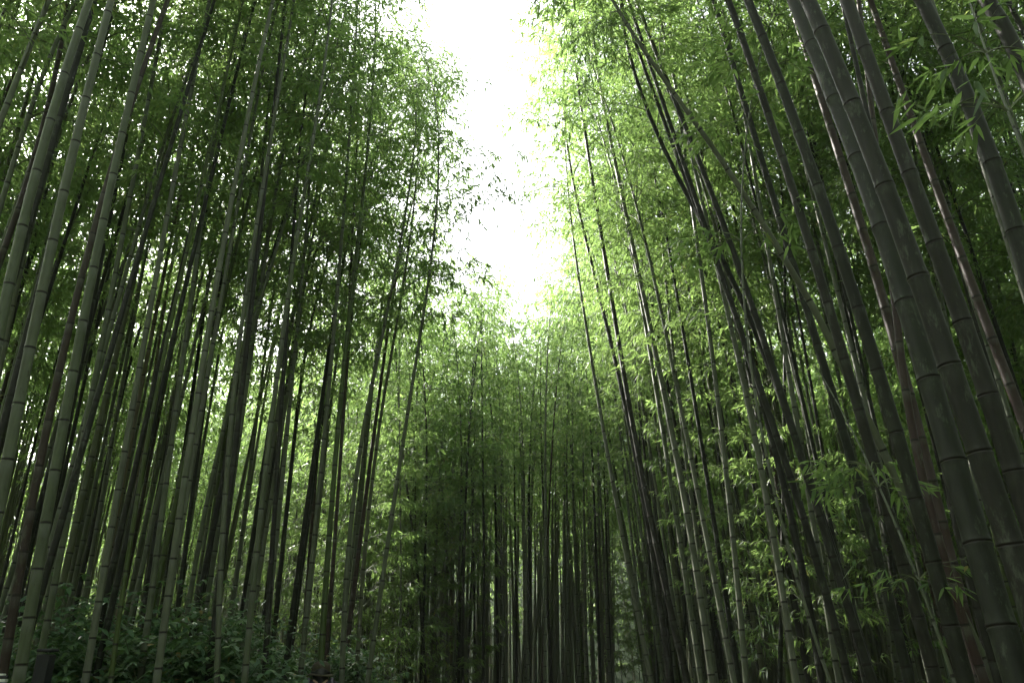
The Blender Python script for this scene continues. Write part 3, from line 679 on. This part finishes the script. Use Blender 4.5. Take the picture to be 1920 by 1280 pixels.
def person():
    q = at(603, 1248, 8.5); x, y = q[0], q[1]
    root = empty("person", (x, y, .02)); root.rotation_euler = (0, 0, .25); root.scale = (1.0, 1.0, 1.0)
    tag(root, "person in a brown brimmed hat and dark clothes walking away past the shrubs", "person")
    S = lambda v: tuple(v)
    J = [(0, 0, .88, (.15, .10)), (0, 0, 1.08, (.13, .095)), (0, .01, 1.28, (.165, .105)), (0, 0, 1.41, (.10, .07)), (0, 0, 1.47, (.052, .052)), (0, .05, 1.48, (.058, .062)), (0, .07, 1.525, (.072, .085)), (0, .07, 1.59, (.055, .065)),
         (-.17, 0, 1.375, .056), (-.235, -.01, 1.12, .043), (-.22, .10, .88, .03), (.17, 0, 1.375, .056), (.235, -.01, 1.12, .043), (.22, .10, .88, .03),
         (-.09, 0, .80, .085), (-.10, .04, .47, .055), (-.10, -.04, .09, .038), (-.10, .09, .035, .035), (.09, 0, .80, .085), (.10, .12, .48, .055), (.10, .10, .10, .038), (.10, .23, .04, .035)]
    E = [(0, 1), (1, 2), (2, 3), (3, 4), (4, 5), (5, 6), (6, 7), (3, 8), (8, 9), (9, 10), (3, 11), (11, 12), (12, 13), (0, 14), (14, 15), (15, 16), (16, 17), (0, 18), (18, 19), (19, 20), (20, 21)]
    skin_body("body", [(a, b, c, (r*.93 if not isinstance(r, tuple) else tuple(t*.93 for t in r))) for a, b, c, r in J], E, M_SKIN, root)
    JJ = [(0, -.0, .86, (.165, .115)), (0, 0, 1.08, (.15, .112)), (0, .0, 1.28, (.185, .122)), (0, .02, 1.45, (.078, .07)), (-.175, 0, 1.385, .068), (-.24, -.01, 1.12, .054), (-.225, .09, .92, .042), (.175, 0, 1.385, .068), (.24, -.01, 1.12, .054), (.225, .09, .92, .042)]
    skin_body("jacket", JJ, [(0, 1), (1, 2), (2, 3), (3, 4), (4, 5), (5, 6), (3, 7), (7, 8), (8, 9)], M_CLOTH, root)
    TT = [(0, 0, .9, (.16, .11)), (-.09, 0, .80, .097), (-.10, .04, .47, .07), (-.10, -.04, .12, .056), (.09, 0, .80, .097), (.10, .12, .48, .07), (.10, .09, .13, .056)]
    skin_body("trousers", TT, [(0, 1), (1, 2), (2, 3), (0, 4), (4, 5), (5, 6)], M_CLOTH, root)
    for sx in (-1, 1):           # hands with fingers
        hb = np.array([sx*.22, .11, .86]); JH = [(*hb, .022), (*(hb+[0, .012, -.045]), (.030, .016)), (*(hb+[0, .015, -.075]), (.030, .013))]; EH = [(0, 1), (1, 2)]
        for f, (dy, ln) in enumerate(((-.028, .058), (-.010, .07), (.009, .066), (.026, .05))):
            i = len(JH); JH += [(hb[0], hb[1]+.015+dy, hb[2]-.085, .0085), (hb[0]-sx*.004, hb[1]+.02+dy, hb[2]-.085-ln*.55, .008), (hb[0]-sx*.018, hb[1]+.024+dy, hb[2]-.085-ln, .0065)]; EH += [(2, i), (i, i+1), (i+1, i+2)]
        i = len(JH); JH += [(hb[0]-sx*.005, hb[1]+.045, hb[2]-.055, .010), (hb[0]-sx*.012, hb[1]+.055, hb[2]-.09, .008)]; EH += [(1, i), (i, i+1)]
        skin_body("hand", JH, EH, M_SKIN, root, 1)
        sh = MB(); box(sh, (sx*.10, .03 if sx < 0 else .16, .035), (.095, .27, .07), 0, .02); link("shoe", sh.mesh("shoe", [M_POST]), root)
        mbx = MB(); lathe(mbx, [(.001, -.03), (.012, -.02), (.016, 0), (.012, .025), (.001, .035)], (sx*.078, .06, 1.485), 10, 0, .5, 1); link("ear", mbx.mesh("ear", [M_SKIN], True), root)
        e = MB(); lathe(e, [(.001, -.008), (.009, 0), (.001, .008)], (sx*.03, .152, 1.50), 10); link("eye", e.mesh("eye", [M_WHITE], True), root)
    n = MB(); lathe(n, [(.016, -.02), (.014, -.005), (.006, .02)], (0, .16, 1.475), 8); link("nose", n.mesh("nose", [M_SKIN], True), root)
    h = MB(); lathe(h, [(.062, -.20), (.076, -.15), (.082, -.09), (.085, -.06), (.09, 0), (.08, .06), (.04, .09), (.001, .10)], (0, .022, 1.505), 24, 0, .9, 1.0); link("hair", h.mesh("hair", [M_HAIR], True), root)
    hat = MB()
    prof = [(.152, -.012), (.156, -.006), (.135, .004), (.113, .012), (.112, .05), (.104, .085), (.082, .112), (.045, .128), (.001, .132)]
    lathe(hat, prof, (0, .06, 1.515), 36, 0, .86, .95, .045); ob = link("hat", hat.mesh("hat", [M_HAT], True), root)
    hb_ = MB(); lathe(hb_, [(.1135, .012), (.1165, .014), (.116, .03), (.1125, .032)], (0, .06, 1.515), 36, 0, .862, .952); link("hat_band", hb_.mesh("hat_band", [M_POST], True), ob)
    for sx in (-1, 1):
        st = MB(); C = np.array([(sx*.10, -.135, 1.05), (sx*.11, -.142, 1.25), (sx*.115, -.10, 1.41), (sx*.115, -.01, 1.475), (sx*.115, .085, 1.42), (sx*.12, .135, 1.25)]); tube(st, C, np.full(6, .017), 8)
        link("strap", st.mesh("strap", [M_STRAP], True), root)
    bk = MB(); box(bk, (0, -.21, 1.16), (.27, .15, .42), 0, .04); link("backpack_panel", bk.mesh("backpack", [M_CLOTH]), root)
person()
def post():
    q = at(83, 1250, 6.4); x, y = q[0], q[1]; gz = float(ground_z(x, y))
    root = empty("wooden_post", (x, y, gz)); tag(root, "black square post with a flat cap in front of the shrubs", "post")
    top = at(83, 1218, 6.4)[2]-gz
    mb = MB(); box(mb, (0, 0, (top-.03)/2-.05), (.095, .095, top+.07), 0, .006); link("shaft", mb.mesh("post_shaft", [M_POST]), root)
    mb = MB(); box(mb, (0, 0, top-.002), (.112, .112, .022), 0, .005); link("cap", mb.mesh("post_cap", [M_POST]), root)
post()
def board():
    q = at(-14, 1262, 5.2); x, y = q[0], q[1]; gz = float(ground_z(x, y)); h = q[2]-gz
    root = empty("notice_board", (x, y, gz)); tag(root, "small white and violet striped board cut off by the bottom left corner", "sign")
    mb = MB(); box(mb, (0, .03, h/2-.1), (.06, .04, h+.1), 0, .004); link("post", mb.mesh("board_post", [M_POST]), root)
    for nm, z0, z1, m in (("top_rail", 0, -.012, M_WHITE), ("dark_stripe", -.012, -.03, M_POST), ("white_stripe", -.03, -.05, M_WHITE), ("violet_panel", -.05, -.3, M_VIOLET)):
        mb = MB(); box(mb, (0, -.005, h+(z0+z1)/2), (.2 if nm != "top_rail" else .16, .03, z0-z1), 0, .003); link(nm, mb.mesh(nm, [m]), root)
board()
def haze():
    mb = MB(); box(mb, (0, 15, 12), (156, 186, 28))
    m, t, o = newmat("haze"); v = t.nodes.new("ShaderNodeVolumePrincipled"); v.inputs["Density"].default_value = .0013
    v.inputs["Color"].default_value = (.86, .93, .9, 1); v.inputs["Anisotropy"].default_value = .3; t.links.new(v.outputs[0], o.inputs["Volume"])
    tag(link("haze", mb.mesh("haze", [m])), kind="stuff")
haze()
print("objects", len(bpy.data.objects))
